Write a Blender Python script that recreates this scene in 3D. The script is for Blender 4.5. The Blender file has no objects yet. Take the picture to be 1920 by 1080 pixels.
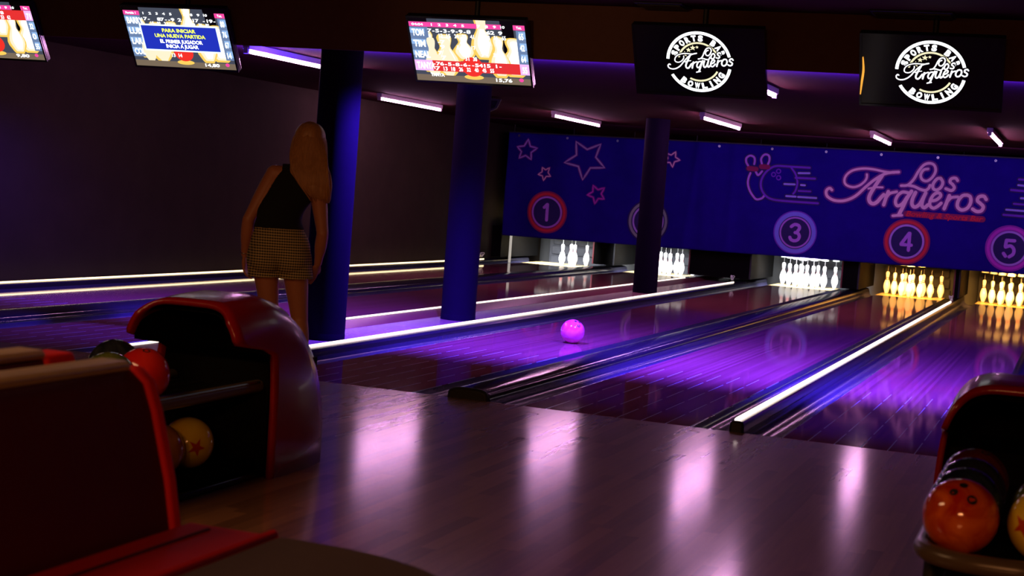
import bpy, math, random
from mathutils import Vector, Matrix
random.seed(7)
sc = bpy.context.scene
COL = sc.collection
PI = math.pi

# ------------------------------------------------------------------ helpers
class MB:
    """collects faces, builds ONE mesh object"""
    def __init__(s): s.v = []; s.f = []; s.m = []
    def add(s, vs, fs, mi=0):
        o = len(s.v); s.v += [tuple(v) for v in vs]
        for f in fs: s.f.append([i + o for i in f]); s.m.append(mi)
        return s
    def box(s, x0, x1, y0, y1, z0, z1, mi=0):
        vs = [(x0,y0,z0),(x1,y0,z0),(x1,y1,z0),(x0,y1,z0),(x0,y0,z1),(x1,y0,z1),(x1,y1,z1),(x0,y1,z1)]
        return s.add(vs, [(0,3,2,1),(4,5,6,7),(0,1,5,4),(1,2,6,5),(2,3,7,6),(3,0,4,7)], mi)
    def tube(s, path, r, n=10, closed=False, mi=0, cap=True):
        P = [Vector(p) for p in path]; k = len(P)
        rs = r if isinstance(r, (list, tuple)) else [r]*k
        rings = []; up = None
        for i in range(k):
            a = P[(i-1) % k] if (closed or i > 0) else P[i]
            b = P[(i+1) % k] if (closed or i < k-1) else P[i]
            t = (b - a)
            t = t.normalized() if t.length > 1e-9 else Vector((0,0,1))
            if up is None:
                up = Vector((0,0,1)) if abs(t.z) < .9 else Vector((1,0,0))
            sd = t.cross(up)
            if sd.length < 1e-6: sd = t.orthogonal()
            sd.normalize(); up = sd.cross(t).normalized()
            rings.append([P[i] + (sd*math.cos(2*PI*j/n) + up*math.sin(2*PI*j/n))*rs[i] for j in range(n)])
        vs = [q for R in rings for q in R]; fs = []
        for i in range(k if closed else k-1):
            i2 = (i+1) % k
            for j in range(n):
                j2 = (j+1) % n
                fs.append((i*n+j, i*n+j2, i2*n+j2, i2*n+j))
        if cap and not closed:
            fs.append(tuple(range(n))[::-1]); fs.append(tuple((k-1)*n+j for j in range(n)))
        return s.add(vs, fs, mi)
    def lathe(s, prof, n=24, c=(0,0,0), mi=None):
        vs = []; o = len(s.v)
        for r, z in prof:
            for j in range(n):
                a = 2*PI*j/n; vs.append((c[0]+r*math.cos(a), c[1]+r*math.sin(a), c[2]+z))
        s.v += vs
        for i in range(len(prof)-1):
            for j in range(n):
                j2 = (j+1) % n
                s.f.append([o+i*n+j, o+i*n+j2, o+(i+1)*n+j2, o+(i+1)*n+j]); s.m.append(mi(i) if mi else 0)
        s.f.append([o+j for j in range(n)][::-1]); s.m.append(mi(0) if mi else 0)
        s.f.append([o+(len(prof)-1)*n+j for j in range(n)]); s.m.append(mi(len(prof)-2) if mi else 0)
        return s
    def grid(s, fn, nu, nv, mi=0, flip=False):
        vs = [fn(i/nu, j/nv) for i in range(nu+1) for j in range(nv+1)]
        fs = []
        for i in range(nu):
            for j in range(nv):
                a = i*(nv+1)+j; q = (a, a+nv+1, a+nv+2, a+1)
                fs.append(q[::-1] if flip else q)
        return s.add(vs, fs, mi)
    def extrude(s, prof, axis, a, b, mi=0):
        """closed 2D profile; axis 'y': (x,z) profile, axis 'x': (y,z) profile, axis 'z': (x,y)"""
        def P(p, t):
            return (p[0],t,p[1]) if axis == 'y' else ((t,p[0],p[1]) if axis == 'x' else (p[0],p[1],t))
        n = len(prof); vs = [P(p,a) for p in prof] + [P(p,b) for p in prof]
        fs = [(i,(i+1)%n,n+(i+1)%n,n+i) for i in range(n)] + [tuple(range(n))[::-1], tuple(range(n,2*n))]
        return s.add(vs, fs, mi)
    def ribbon(s, pts, w, F, mi=0, closed=False, sub=0):
        P = [Vector((p[0],p[1])) for p in (smooth2(pts, sub, closed) if sub else pts)]
        n = len(P); vs = []
        for i in range(n):
            a = P[(i-1)%n] if (closed or i>0) else P[i]; b = P[(i+1)%n] if (closed or i<n-1) else P[i]
            t = (b-a); t = t.normalized() if t.length>1e-9 else Vector((1,0))
            nn = Vector((-t.y,t.x))
            ww = w
            vs.append(F(*(P[i]-nn*ww/2))); vs.append(F(*(P[i]+nn*ww/2)))
        fs = []
        for i in range(n if closed else n-1):
            j = (i+1)%n; fs.append((2*i,2*j,2*j+1,2*i+1))
        s.add(vs, fs, mi)
        if not closed:
            for q in (P[0],P[-1]): s.disc(q.x,q.y,w/2,F,mi,10)
        return s
    def disc(s, cx, cy, r, F, mi=0, n=24, ry=None):
        ry = ry or r
        vs = [F(cx+r*math.cos(2*PI*i/n), cy+ry*math.sin(2*PI*i/n)) for i in range(n)]
        return s.add(vs, [tuple(range(n))], mi)
    def ring(s, cx, cy, r0, r1, F, mi=0, n=56, a0=0, a1=360):
        full = abs(a1-a0) >= 360
        k = n if full else max(4, int(n*abs(a1-a0)/360))
        vs = []; fs = []
        for i in range(k if full else k+1):
            a = math.radians(a0+(a1-a0)*i/k)
            for r in (r0,r1): vs.append(F(cx+r*math.cos(a), cy+r*math.sin(a)))
        m = len(vs)//2
        for i in range(k):
            j = (i+1)%m; fs.append((2*i,2*i+1,2*j+1,2*j))
        return s.add(vs, fs, mi)
    def poly(s, pts, F, mi=0): return s.add([F(*p) for p in pts], [tuple(range(len(pts)))], mi)
    def rect(s, u0, u1, v0, v1, F, mi=0, n=1):
        for i in range(n):
            a = u0+(u1-u0)*i/n; b = u0+(u1-u0)*(i+1)/n
            s.poly([(a,v0),(b,v0),(b,v1),(a,v1)], F, mi)
        return s
    def ellipsoid(s, c, r, nu=20, nv=12, mi=0):
        o = len(s.v); c = Vector(c)
        vs = [(c.x, c.y, c.z-r[2])]
        for j in range(1, nv):
            t = -PI/2+PI*j/nv
            for i in range(nu):
                a = 2*PI*i/nu
                vs.append((c.x+r[0]*math.cos(t)*math.cos(a), c.y+r[1]*math.cos(t)*math.sin(a), c.z+r[2]*math.sin(t)))
        vs.append((c.x, c.y, c.z+r[2])); fs = []
        for i in range(nu):
            i2 = (i+1)%nu
            fs.append((0,1+i2,1+i))
            for j in range(nv-2):
                a = 1+j*nu
                fs.append((a+i,a+i2,a+nu+i2,a+nu+i))
            a = 1+(nv-2)*nu; fs.append((a+i,a+i2,len(vs)-1))
        return s.add(vs, fs, mi)
    def build(s, name, mats, parent=None, smooth=40, bevel=0, segs=2, loc=None):
        me = bpy.data.meshes.new(name); me.from_pydata(s.v, [], s.f)
        mats = mats if isinstance(mats,(list,tuple)) else [mats]
        for m in mats: me.materials.append(m)
        me.polygons.foreach_set('material_index', s.m)
        me.validate()
        if smooth:
            me.polygons.foreach_set('use_smooth', [True]*len(me.polygons))
            me.set_sharp_from_angle(angle=math.radians(smooth))
        me.update()
        o = bpy.data.objects.new(name, me); COL.objects.link(o)
        if parent: o.parent = parent
        if loc: o.location = loc
        if bevel:
            b = o.modifiers.new('bevel','BEVEL'); b.width = bevel; b.segments = segs; b.limit_method = 'ANGLE'
        return o

def smooth2(pts, sub, closed=False):
    """Catmull-Rom through 2D or 3D points"""
    P = [Vector(p) for p in pts]; n = len(P); out = []
    rng = n if closed else n-1
    for i in range(rng):
        p1, p2 = P[i], P[(i+1)%n]
        p0 = P[(i-1)%n] if (closed or i>0) else p1*2-p2
        p3 = P[(i+2)%n] if (closed or i<n-2) else p2*2-p1
        for k in range(sub):
            t = k/sub
            out.append(.5*((2*p1)+(p2-p0)*t+(2*p0-5*p1+4*p2-p3)*t*t+(3*p1-p0-3*p2+p3)*t*t*t))
    if not closed: out.append(P[-1])
    return out

def tag(o, label=None, cat=None, group=None, kind=None):
    if label: o['label'] = label
    if cat: o['category'] = cat
    if group: o['group'] = group
    if kind: o['kind'] = kind
    return o
def thing(name, label, cat, loc=(0,0,0), rot=(0,0,0), group=None):
    o = bpy.data.objects.new(name, None); COL.objects.link(o)
    o.location = loc; o.rotation_euler = rot; o.empty_display_size = .1
    return tag(o, label, cat, group)
def dup(o, loc=None, label=None, group=None):
    c = o.copy(); COL.objects.link(c)
    if loc is not None: c.location = loc
    if label: c['label'] = label
    if group: c['group'] = group
    for ch in list(o.children):
        d = ch.copy(); COL.objects.link(d); d.parent = c
        for g in list(ch.children):
            e = g.copy(); COL.objects.link(e); e.parent = d
    return c

# text as flat faces
_tc = {}
def text_geo(s, bold=.0):
    k = (s, bold)
    if k in _tc: return _tc[k]
    cu = bpy.data.curves.new('t','FONT'); cu.body = s; cu.size = 1; cu.offset = bold; cu.resolution_u = 3
    ob = bpy.data.objects.new('t', cu); COL.objects.link(ob)
    dg = bpy.context.evaluated_depsgraph_get(); dg.update()
    me = ob.evaluated_get(dg).to_mesh()
    vs = [(v.co.x, v.co.y) for v in me.vertices]; fs = [tuple(p.vertices) for p in me.polygons]
    ob.evaluated_get(dg).to_mesh_clear()
    bpy.data.objects.remove(ob); bpy.data.curves.remove(cu)
    _tc[k] = (vs, fs); return _tc[k]
def put_text(mb, s, x, y, h, F, mi=0, align='c', wid=None, bold=.02, rot=0, shear=0):
    """h: cap height; wid: squeeze to this total width; (x,y) baseline point"""
    vs, fs = text_geo(s, bold)
    if not vs: return
    x0 = min(v[0] for v in vs); x1 = max(v[0] for v in vs)
    k = h/.70; kx = k if not wid else wid/max(1e-6, x1-x0)
    sh = {'c': -(x0+x1)/2, 'l': -x0, 'r': -x1}[align]
    ca, sa = math.cos(rot), math.sin(rot); out = []
    for a, b in vs:
        px, py = (a+sh)*kx + shear*b*k, b*k
        out.append(F(x+px*ca-py*sa, y+px*sa+py*ca))
    mb.add(out, fs, mi)

# ------------------------------------------------------------------ materials
def rgb(c): return (c[0], c[1], c[2], 1)
class NT:
    def __init__(s, name):
        s.m = bpy.data.materials.new(name); s.m.use_nodes = True
        s.t = s.m.node_tree; s.b = s.t.nodes['Principled BSDF']
    def n(s, typ, **kw):
        x = s.t.nodes.new(typ)
        for k, v in kw.items():
            if k.startswith('i_'): x.inputs[k[2:].replace('_',' ')].default_value = v
            else: setattr(x, k, v)
        return x
    def l(s, a, b): s.t.links.new(a, b)
    def math(s, op, a, b=None, c=None):
        x = s.t.nodes.new('ShaderNodeMath'); x.operation = op
        for i, q in enumerate((a,b,c)):
            if q is None: continue
            if isinstance(q,(int,float)): x.inputs[i].default_value = q
            else: s.l(q, x.inputs[i])
        return x.outputs[0]
    def mix(s, f, a, b):
        x = s.t.nodes.new('ShaderNodeMix'); x.data_type = 'RGBA'
        for i, q in ((0,f),(6,a),(7,b)):
            if isinstance(q,(int,float)): x.inputs[i].default_value = q
            elif isinstance(q,tuple): x.inputs[i].default_value = rgb(q)
            else: s.l(q, x.inputs[i])
        return x.outputs[2]
    def obj(s):
        tc = s.n('ShaderNodeTexCoord'); sp = s.n('ShaderNodeSeparateXYZ'); s.l(tc.outputs['Object'], sp.inputs[0])
        return tc.outputs['Object'], sp.outputs
    def mapped(s, co, scale):
        mp = s.n('ShaderNodeMapping'); mp.inputs['Scale'].default_value = scale; s.l(co, mp.inputs['Vector']); return mp.outputs[0]
    def noise(s, co, scale, detail=3, rough=.6):
        x = s.n('ShaderNodeTexNoise'); x.inputs['Scale'].default_value = scale; x.inputs['Detail'].default_value = detail
        x.inputs['Roughness'].default_value = rough; s.l(co, x.inputs['Vector']); return x.outputs['Fac']
def mat(name, col, rough=.5, metal=0, var=.12, nscale=14, bump=0, spec=.5, coat=0, sheen=0):
    N = NT(name); b = N.b
    co, xyz = N.obj(); f = N.noise(co, nscale)
    lo = tuple(c*(1-var) for c in col); hi = tuple(min(1,c*(1+var)) for c in col)
    N.l(N.mix(f, lo, hi), b.inputs['Base Color'])
    b.inputs['Roughness'].default_value = rough; b.inputs['Metallic'].default_value = metal
    b.inputs['Specular IOR Level'].default_value = spec; b.inputs['Coat Weight'].default_value = coat
    b.inputs['Coat Roughness'].default_value = .08; b.inputs['Sheen Weight'].default_value = sheen
    if bump:
        bp = N.n('ShaderNodeBump'); bp.inputs['Strength'].default_value = bump; bp.inputs['Distance'].default_value = .01
        N.l(N.noise(co, nscale*6), bp.inputs['Height']); N.l(bp.outputs[0], b.inputs['Normal'])
    return N.m
_em = {}
def emis(col, k=1.0, name='glowing_pixels'):
    key = (col, k, name)
    if key in _em: return _em[key]
    m = bpy.data.materials.new(name); m.use_nodes = True; b = m.node_tree.nodes['Principled BSDF']
    b.inputs['Base Color'].default_value = (.01,.01,.01,1); b.inputs['Roughness'].default_value = .35
    b.inputs['Emission Color'].default_value = rgb(col); b.inputs['Emission Strength'].default_value = k
    _em[key] = m; return m

def lane_material():
    N = NT('lane_boards'); b = N.b; co, xyz = N.obj()
    bd = N.math('FLOOR', N.math('DIVIDE', xyz[0], .0267))
    wn = N.n('ShaderNodeTexWhiteNoise', noise_dimensions='1D'); N.l(bd, wn.inputs['W'])
    gr = N.noise(N.mapped(co, (60,1.2,1)), 1.0, 4)
    f = N.math('ADD', N.math('MULTIPLY', wn.outputs['Value'], .55), N.math('MULTIPLY', gr, .5))
    base = N.mix(f, (.22,.042,.065), (.46,.115,.17))
    # pale inlaid dashes down the first few metres
    fr = N.math('FRACT', N.math('DIVIDE', N.math('ADD', xyz[0], .0035), .15243))
    ln = N.math('LESS_THAN', fr, .007/.15243)
    ds = N.math('LESS_THAN', N.math('FRACT', N.math('DIVIDE', xyz[1], .62)), .82)
    nr = N.math('LESS_THAN', xyz[1], 3.0)
    msk = N.math('MULTIPLY', N.math('MULTIPLY', ln, ds), nr)
    N.l(N.mix(msk, base, (.60,.66,.95)), b.inputs['Base Color'])
    b.inputs['Roughness'].default_value = .055; b.inputs['Specular IOR Level'].default_value = .42
    bp = N.n('ShaderNodeBump'); bp.inputs['Strength'].default_value = .01; bp.inputs['Distance'].default_value = .002
    N.l(N.noise(N.mapped(co, (30,3,1)), 1.0, 2), bp.inputs['Height']); N.l(bp.outputs[0], b.inputs['Normal'])
    return N.m
def floor_material():
    N = NT('approach_planks'); b = N.b; co, xyz = N.obj()
    px = N.math('FLOOR', N.math('DIVIDE', xyz[0], .065))
    w1 = N.n('ShaderNodeTexWhiteNoise', noise_dimensions='1D'); N.l(px, w1.inputs['W'])
    yo = N.math('ADD', xyz[1], N.math('MULTIPLY', w1.outputs['Value'], 1.3))
    py = N.math('FLOOR', N.math('DIVIDE', yo, .9))
    w2 = N.n('ShaderNodeTexWhiteNoise', noise_dimensions='2D')
    cb = N.n('ShaderNodeCombineXYZ'); N.l(px, cb.inputs[0]); N.l(py, cb.inputs[1]); N.l(cb.outputs[0], w2.inputs['Vector'])
    gr = N.noise(N.mapped(co, (45,2.2,1)), 1.0, 5, .65)
    f = N.math('ADD', N.math('MULTIPLY', w2.outputs['Value'], .45), N.math('MULTIPLY', gr, .6))
    N.l(N.mix(f, (.12,.045,.022), (.50,.22,.10)), b.inputs['Base Color'])
    N.l(N.math('ADD', N.math('MULTIPLY', gr, .1), .42), b.inputs['Roughness']); b.inputs['Coat Weight'].default_value = 1.0; N.l(N.math('ADD', N.math('MULTIPLY', gr, .05), .115), b.inputs['Coat Roughness'])
    b.inputs['Specular IOR Level'].default_value = .12
    bp = N.n('ShaderNodeBump'); bp.inputs['Strength'].default_value = .05; bp.inputs['Distance'].default_value = .002
    N.l(gr, bp.inputs['Height']); N.l(bp.outputs[0], b.inputs['Normal'])
    return N.m
def check_material():
    N = NT('checked_cloth'); b = N.b; co, xyz = N.obj()
    a = N.math('GREATER_THAN', N.math('FRACT', N.math('MULTIPLY', xyz[2], 62)), .5)
    c = N.math('GREATER_THAN', N.math('FRACT', N.math('MULTIPLY', N.math('ADD', xyz[0], N.math('MULTIPLY', xyz[1], .7)), 58)), .5)
    f = N.math('ADD', N.math('MULTIPLY', a, .65), N.math('MULTIPLY', c, .35))
    N.l(N.mix(f, (.012,.010,.008), (.62,.46,.20)), b.inputs['Base Color']); b.inputs['Roughness'].default_value = .85
    return N.m
def ball_material(name, c1, c2, sc_=9):
    N = NT(name); b = N.b; co, xyz = N.obj()
    n = N.n('ShaderNodeTexNoise'); n.inputs['Scale'].default_value = sc_; n.inputs['Detail'].default_value = 4; n.inputs['Distortion'].default_value = 1.2
    N.l(co, n.inputs['Vector'])
    r = N.n('ShaderNodeMapRange'); r.inputs['From Min'].default_value = .38; r.inputs['From Max'].default_value = .66; N.l(n.outputs['Fac'], r.inputs['Value'])
    N.l(N.mix(r.outputs[0], c1, c2), b.inputs['Base Color'])
    b.inputs['Roughness'].default_value = .12; b.inputs['Coat Weight'].default_value = .5
    return N.m
def hair_material():
    N = NT('blonde_hair'); b = N.b; co, xyz = N.obj()
    f = N.noise(N.mapped(co, (90,90,6)), 1.0, 3)
    N.l(N.mix(f, (.24,.085,.022), (.62,.30,.11)), b.inputs['Base Color']); b.inputs['Roughness'].default_value = .5
    return N.m

M = dict(
 lane=lane_material(), floor=floor_material(), check=check_material(), hair=hair_material(),
 deck=mat('pin_deck_maple', (.75,.56,.26), .12, var=.2, nscale=6),
 gutter=mat('gutter_plastic', (.045,.040,.09), .22),
 cap=mat('divider_plastic', (.020,.018,.030), .14),
 walk=mat('walkway_laminate', (.36,.17,.24), .22, nscale=5),
 rim=mat('walkway_wood_slope', (.22,.05,.06), .3, nscale=20),
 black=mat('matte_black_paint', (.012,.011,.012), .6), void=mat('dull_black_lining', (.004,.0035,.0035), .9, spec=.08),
 bezel=mat('black_gloss_plastic', (.012,.012,.014), .18),
 wall=mat('dark_wall_paint', (.024,.017,.012), .85, spec=.06, var=.25, nscale=3),
 ceil=mat('brown_ceiling_paint', (.045,.016,.004), .9, spec=.05, var=.2, nscale=4),
 ceilfar=mat('dark_red_ceiling_paint', (.034,.007,.011), .9, spec=.02, var=.2, nscale=4),
 fascia=mat('fascia_paint', (.10,.045,.030), .9, spec=.05),
 pillar=mat('blue_black_column_paint', (.006,.002,.016), .8, spec=.03),
 banner=mat('blue_banner_cloth', (.015,.002,.235), .95, spec=.05, var=.25, nscale=2.5),
 pin=mat('white_pin_plastic', (.88,.87,.84), .22, var=.03),
 pinred=mat('red_pin_stripe', (.65,.02,.02), .3),
 string=mat('pin_cord', (.3,.3,.3), .8),
 cup=mat('white_guide_cup', (.7,.7,.7), .5),
 kick=mat('kickback_panel', (.016,.012,.020), .5),
 trim=mat('pale_edge_trim', (.55,.5,.48), .4),
 pit=mat('grey_pit_padding', (.045,.045,.052), .9, spec=.08, var=.3, nscale=8),
 redshell=mat('red_fibreglass', (.30,.006,.009), .25, coat=.2, nscale=4),
 darkrail=mat('brown_rubber_rail', (.11,.075,.045), .3),
 steel=mat('dull_steel', (.4,.38,.36), .3, metal=1),
 vinyl=mat('maroon_vinyl', (.070,.004,.005), .5, bump=.15, nscale=12),
 redvinyl=mat('red_vinyl', (.60,.008,.009), .7, nscale=10, spec=.2),
 tancap=mat('tan_wood_cap', (.42,.27,.14), .45, nscale=20),
 brownseat=mat('brown_woven_seat', (.085,.050,.042), .9, bump=.4, nscale=30),
 skin=mat('skin', (.50,.185,.09), .5, var=.06),
 blackcloth=mat('black_cloth', (.006,.006,.007), .95),
 shoe=mat('shoe_leather', (.25,.05,.05), .4),
 metal=mat('bracelet_metal', (.8,.75,.65), .2, metal=1),
 eye=mat('eye_white', (.55,.52,.50), .4), iris=mat('brown_iris', (.05,.025,.012), .3), lip=mat('lips', (.5,.15,.13), .5),
 tubewhite=emis((1,.45,.86), 105, 'tube_glow'),
 ledwarm=emis((1,.74,.40), 3.0, 'warm_led'), ledpink=emis((1,.80,.72), 2.2, 'white_led'), ledyel=emis((1,.80,.50), 4.0, 'yellow_led'),
 housing=mat('white_tube_housing', (.6,.5,.58), .5),
 amber=emis((1,.42,.05), 1.1, 'amber_reflection'),
)

# ------------------------------------------------------------------ layout (metres; foul line Y=0, lanes run +Y)
W = 1.067
LANEX = {1:-5.82, 2:-3.89, 3:-1.283, 4:.5335, 5:2.155}     # lane centres
LEND = 19.25; DECK0 = 17.95; GW = .235
HL = W/2
XL = {k: v-HL for k, v in LANEX.items()}; XR = {k: v+HL for k, v in LANEX.items()}
WALLX = -6.76; RIGHTX = 6.2; REARY = -13.2; BACKY = 20.4
CEIL_N = 2.75; CEIL_F = 2.46
LANENAME = {1:'the number 1 sign', 2:'the sign hidden by the farthest column', 3:'the number 3 sign', 4:'the number 4 sign', 5:'the number 5 sign'}

def struct(name, mb, m, **k):
    o = mb.build(name, m, **k); o['kind'] = 'structure'; return o
struct('floor', MB().box(WALLX-.1, RIGHTX+.1, REARY-.1, 0, -.12, 0), M['floor'])
struct('floor_under_lanes', MB().box(WALLX-.1, RIGHTX+.1, .001, BACKY+.1, -.30, -.14), M['black'])
struct('wall_left', MB().box(WALLX-.12, WALLX, REARY, BACKY, -.14, CEIL_N+.1), M['wall'])
struct('wall_right', MB().box(RIGHTX, RIGHTX+.12, REARY, BACKY, -.14, CEIL_N+.1), M['wall'])
struct('wall_back', MB().box(WALLX, RIGHTX, BACKY, BACKY+.12, -.14, CEIL_N+.1), M['black'])
struct('wall_rear', MB().box(WALLX, RIGHTX, REARY-.12, REARY, -.14, CEIL_N+.1), M['wall'])
struct('ceiling_approach', MB().box(WALLX, RIGHTX, REARY, 2.22, CEIL_N, CEIL_N+.1), M['ceil'])
struct('ceiling_lanes', MB().box(WALLX, RIGHTX, 2.24, BACKY, CEIL_F, CEIL_F+.1), M['ceilfar'])
struct('trim_fascia', MB().box(WALLX, RIGHTX, 2.20, 2.24, 2.335, CEIL_N+.1), M['fascia'])

# ceiling vents over the approach
for i, (x0, x1, y0, lab) in enumerate(((-.02,.34,1.86,'black slot vent in the brown ceiling above the left dark logo screen'),(1.66,2.22,1.86,'black slot vent in the brown ceiling above the right dark logo screen'))):
    v = thing('ceiling_vent', lab, 'vent', ((x0+x1)/2, y0+.15, CEIL_N), group='slot vents in the approach ceiling')
    w = (x1-x0)/2
    MB().box(-w,w,-.15,.15,-.012,-.001).build('frame', M['black'], v, bevel=.004)
    s = MB()
    for k in range(5): s.box(-w+.02,w-.02,-.12+k*.055,-.09+k*.055,-.022,-.013)
    s.build('slats', M['bezel'], v)

# lanes ---------------------------------------------------------------
for k in range(1,6):
    cx = LANEX[k]
    t = thing('bowling_lane', {1:'glossy bowling lane nearest the left wall',2:'glossy lane running behind the woman, left of the walkway with columns',3:'glossy lane carrying the rolling pink ball',4:'glossy purple-lit lane between the unlit divider and the light-strip divider',5:'glossy lane at the right, running behind the right ball return'}[k], 'bowling lane', (XL[k],0,0), group='bowling lanes')
    MB().box(0,W,.004,DECK0,-.06,0).build('lane_surface', M['lane'], t)
    MB().box(0,W,DECK0,LEND,-.06,0).build('pin_deck', M['deck'], t)
    for s0 in (-GW, W):
        g = MB()
        def gf(u, v, s0=s0):
            a = PI*u; return (s0+GW/2-GW/2*math.cos(a)*.985, .004+v*(LEND-.004), -.004-.085*math.sin(a)**.8)
        g.grid(gf, 14, 24, flip=False)
        g.box(s0+.002, s0+.006, .004, LEND, -.1, -.003); g.box(s0+GW-.006, s0+GW-.002, .004, LEND, -.1, -.003)
        g.build('gutter', M['gutter'], t)

# dividers -------------------------------------------------------------
def dome(x0, x1, h, base=-.06, n=10, p=.45):
    pr = [(x0,base)]
    for i in range(n+1):
        a = PI*i/n; c = -math.cos(a)
        pr.append(((x0+x1)/2+(x1-x0)/2*math.copysign(abs(c)**.75, c), h*math.sin(a)**p if 0 < i < n else 0))
    pr.append((x1,base)); return pr
def led(mb, x, y0, y1, z, w=.022, h=.016):
    pr = [(x-w/2,z),(x+w/2,z),(x+w*.46,z+h*.6),(x+w*.25,z+h),(x-w*.25,z+h),(x-w*.46,z+h*.6)]
    return mb.extrude(pr[::-1], 'y', y0, y1)
def cable(x, y, z):
    """loose loop of white lead where a light strip ends"""
    random.seed(int(abs(x)*100)); p = []
    for i in range(26):
        a = i/25*4.6*PI; p.append((x+.032*math.cos(a)*(1-.3*i/25), y+.10*math.sin(a*.7)+.004*i, z+.02+.06*abs(math.sin(a*.6))+.02*random.random()))
    return p

# between lanes 1 and 2: plain wide cap
def plain_cap(a, b, lab):
    x0, x1 = XR[a]+GW, (XL[b] if b in XL else XR[a]+.7495)-GW
    t = thing('lane_divider', lab, 'lane divider', ((x0+x1)/2,0,0), group='dividers between the lanes')
    w = (x1-x0)/2
    m = MB(); m.extrude(dome(-w,w,.062), 'y', .045, LEND); m.build('capping', M['cap'], t, smooth=60)
    n = MB(); n.extrude(dome(-w,w,.072,-.1), 'y', .0, .045); n.build('end_cap', M['black'], t, bevel=.02, smooth=60)
    r = MB()
    for s in (-1,1): r.tube([(s*(w-.012),.04,.022),(s*(w-.012),LEND,.022)], .008, 8)
    r.build('edge_bead', M['cap'], t)
plain_cap(1, 2, 'unlit black divider with rounded capping, between the two lanes nearest the left wall')
plain_cap(3, 4, 'unlit wide black divider between the lanes under the number 3 and number 4 signs')
plain_cap(5, 6, 'unlit black divider at the right edge, right of the lane under number 5')

x0 = XR[4]+GW; x1 = XL[5]-GW
t = thing('lane_divider', 'slim black divider topped by a bright light strip, between lanes 4 and 5', 'lane divider', ((x0+x1)/2,0,0), group='dividers between the lanes')
w = (x1-x0)/2
MB().extrude([(-w,-.06),(-w,.035),(-w*.8,.062),(w*.8,.062),(w,.035),(w,-.06)][::-1], 'y', .03, LEND).build('capping', M['cap'], t)
MB().extrude([(-w,-.06),(-w,.04),(-w*.8,.066),(w*.8,.066),(w,.04),(w,-.06)][::-1], 'y', .0, .03).build('end_cap', M['black'], t, bevel=.015)
led(MB(), -.008, .05, 16.7, .062, .030, .018).build('led_strip', M['ledpink'], t)
MB().tube(smooth2(cable(-.01,16.62,.07),3), .006, 6).build('lead_wire', M['pin'], t)

t = thing('lane_divider', 'narrow ledge with a yellow light strip along the foot of the left wall', 'lane divider', (WALLX,0,0), group='dividers between the lanes')
wr = XL[1]-GW-WALLX
MB().extrude([(.003,-.06),(.003,.055),(wr*.85,.055),(wr,.035),(wr,-.06)][::-1], 'y', .03, LEND).build('capping', M['cap'], t)
led(MB(), wr*.80, -.0+.05, 16.9, .055, .022, .015).build('led_strip', M['ledwarm'], t)
MB().tube(smooth2(cable(wr*.78,16.7,.08),3), .007, 6).build('lead_wire', M['pin'], t)

# raised walkway with the columns between lanes 2 and 3
xa = XR[2]+GW; xb = XL[3]-GW
t = thing('walkway', 'pale laminate walkway strip carrying the three columns, edged by two light strips', 'walkway', ((xa+xb)/2,0,0))
hw = (xb-xa)/2
MB().box(-hw+.28,hw-.30,.004,LEND,-.06,0).build('deck', M['walk'], t)
for s, wd, sl in ((-1,.14,.16),(1,.17,.13)):
    m = MB(); X = lambda d: s*(hw-d)
    pr = [(X(0),-.06),(X(0),.03),(X(.02),.048),(X(wd),.050),(X(wd+.005),-.06)]
    m.extrude(pr[::s], 'y', .03, LEND); m.build('capping', M['cap'], t)
    m = MB(); pr = [(X(wd+.005),-.06),(X(wd+.005),.048),(X(wd+.02),.046),(X(wd+sl),.001),(X(wd+sl),-.06)]
    m.extrude(pr[::s], 'y', .03, LEND); m.build('inner_slope', M['rim'], t)
    led(MB(), X(.115 if s < 0 else .125), .05, 16.9, .050, .020, .014).build('led_strip', M['ledpink'], t)
MB().tube(smooth2(cable(hw-.13,16.7,.07),3), .006, 6).build('lead_wire', M['pin'], t)

# columns -------------------------------------------------------------
for y, lab in ((2.42,'nearest round blue-lit column, right behind the woman'),(5.42,'middle round dark column under the brightest score screen'),(12.66,'farthest round column, standing in front of the blue banner')):
    c = thing('column', lab, 'column', (-2.575,y,0), group='columns on the walkway')
    MB().lathe([(.172,0),(.172,CEIL_F)], 40).build('shaft', M['pillar'], c)
    MB().lathe([(.1735,.0),(.1735,.05),(.172,.056)], 40).build('base_band', M['pillar'], c)

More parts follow.
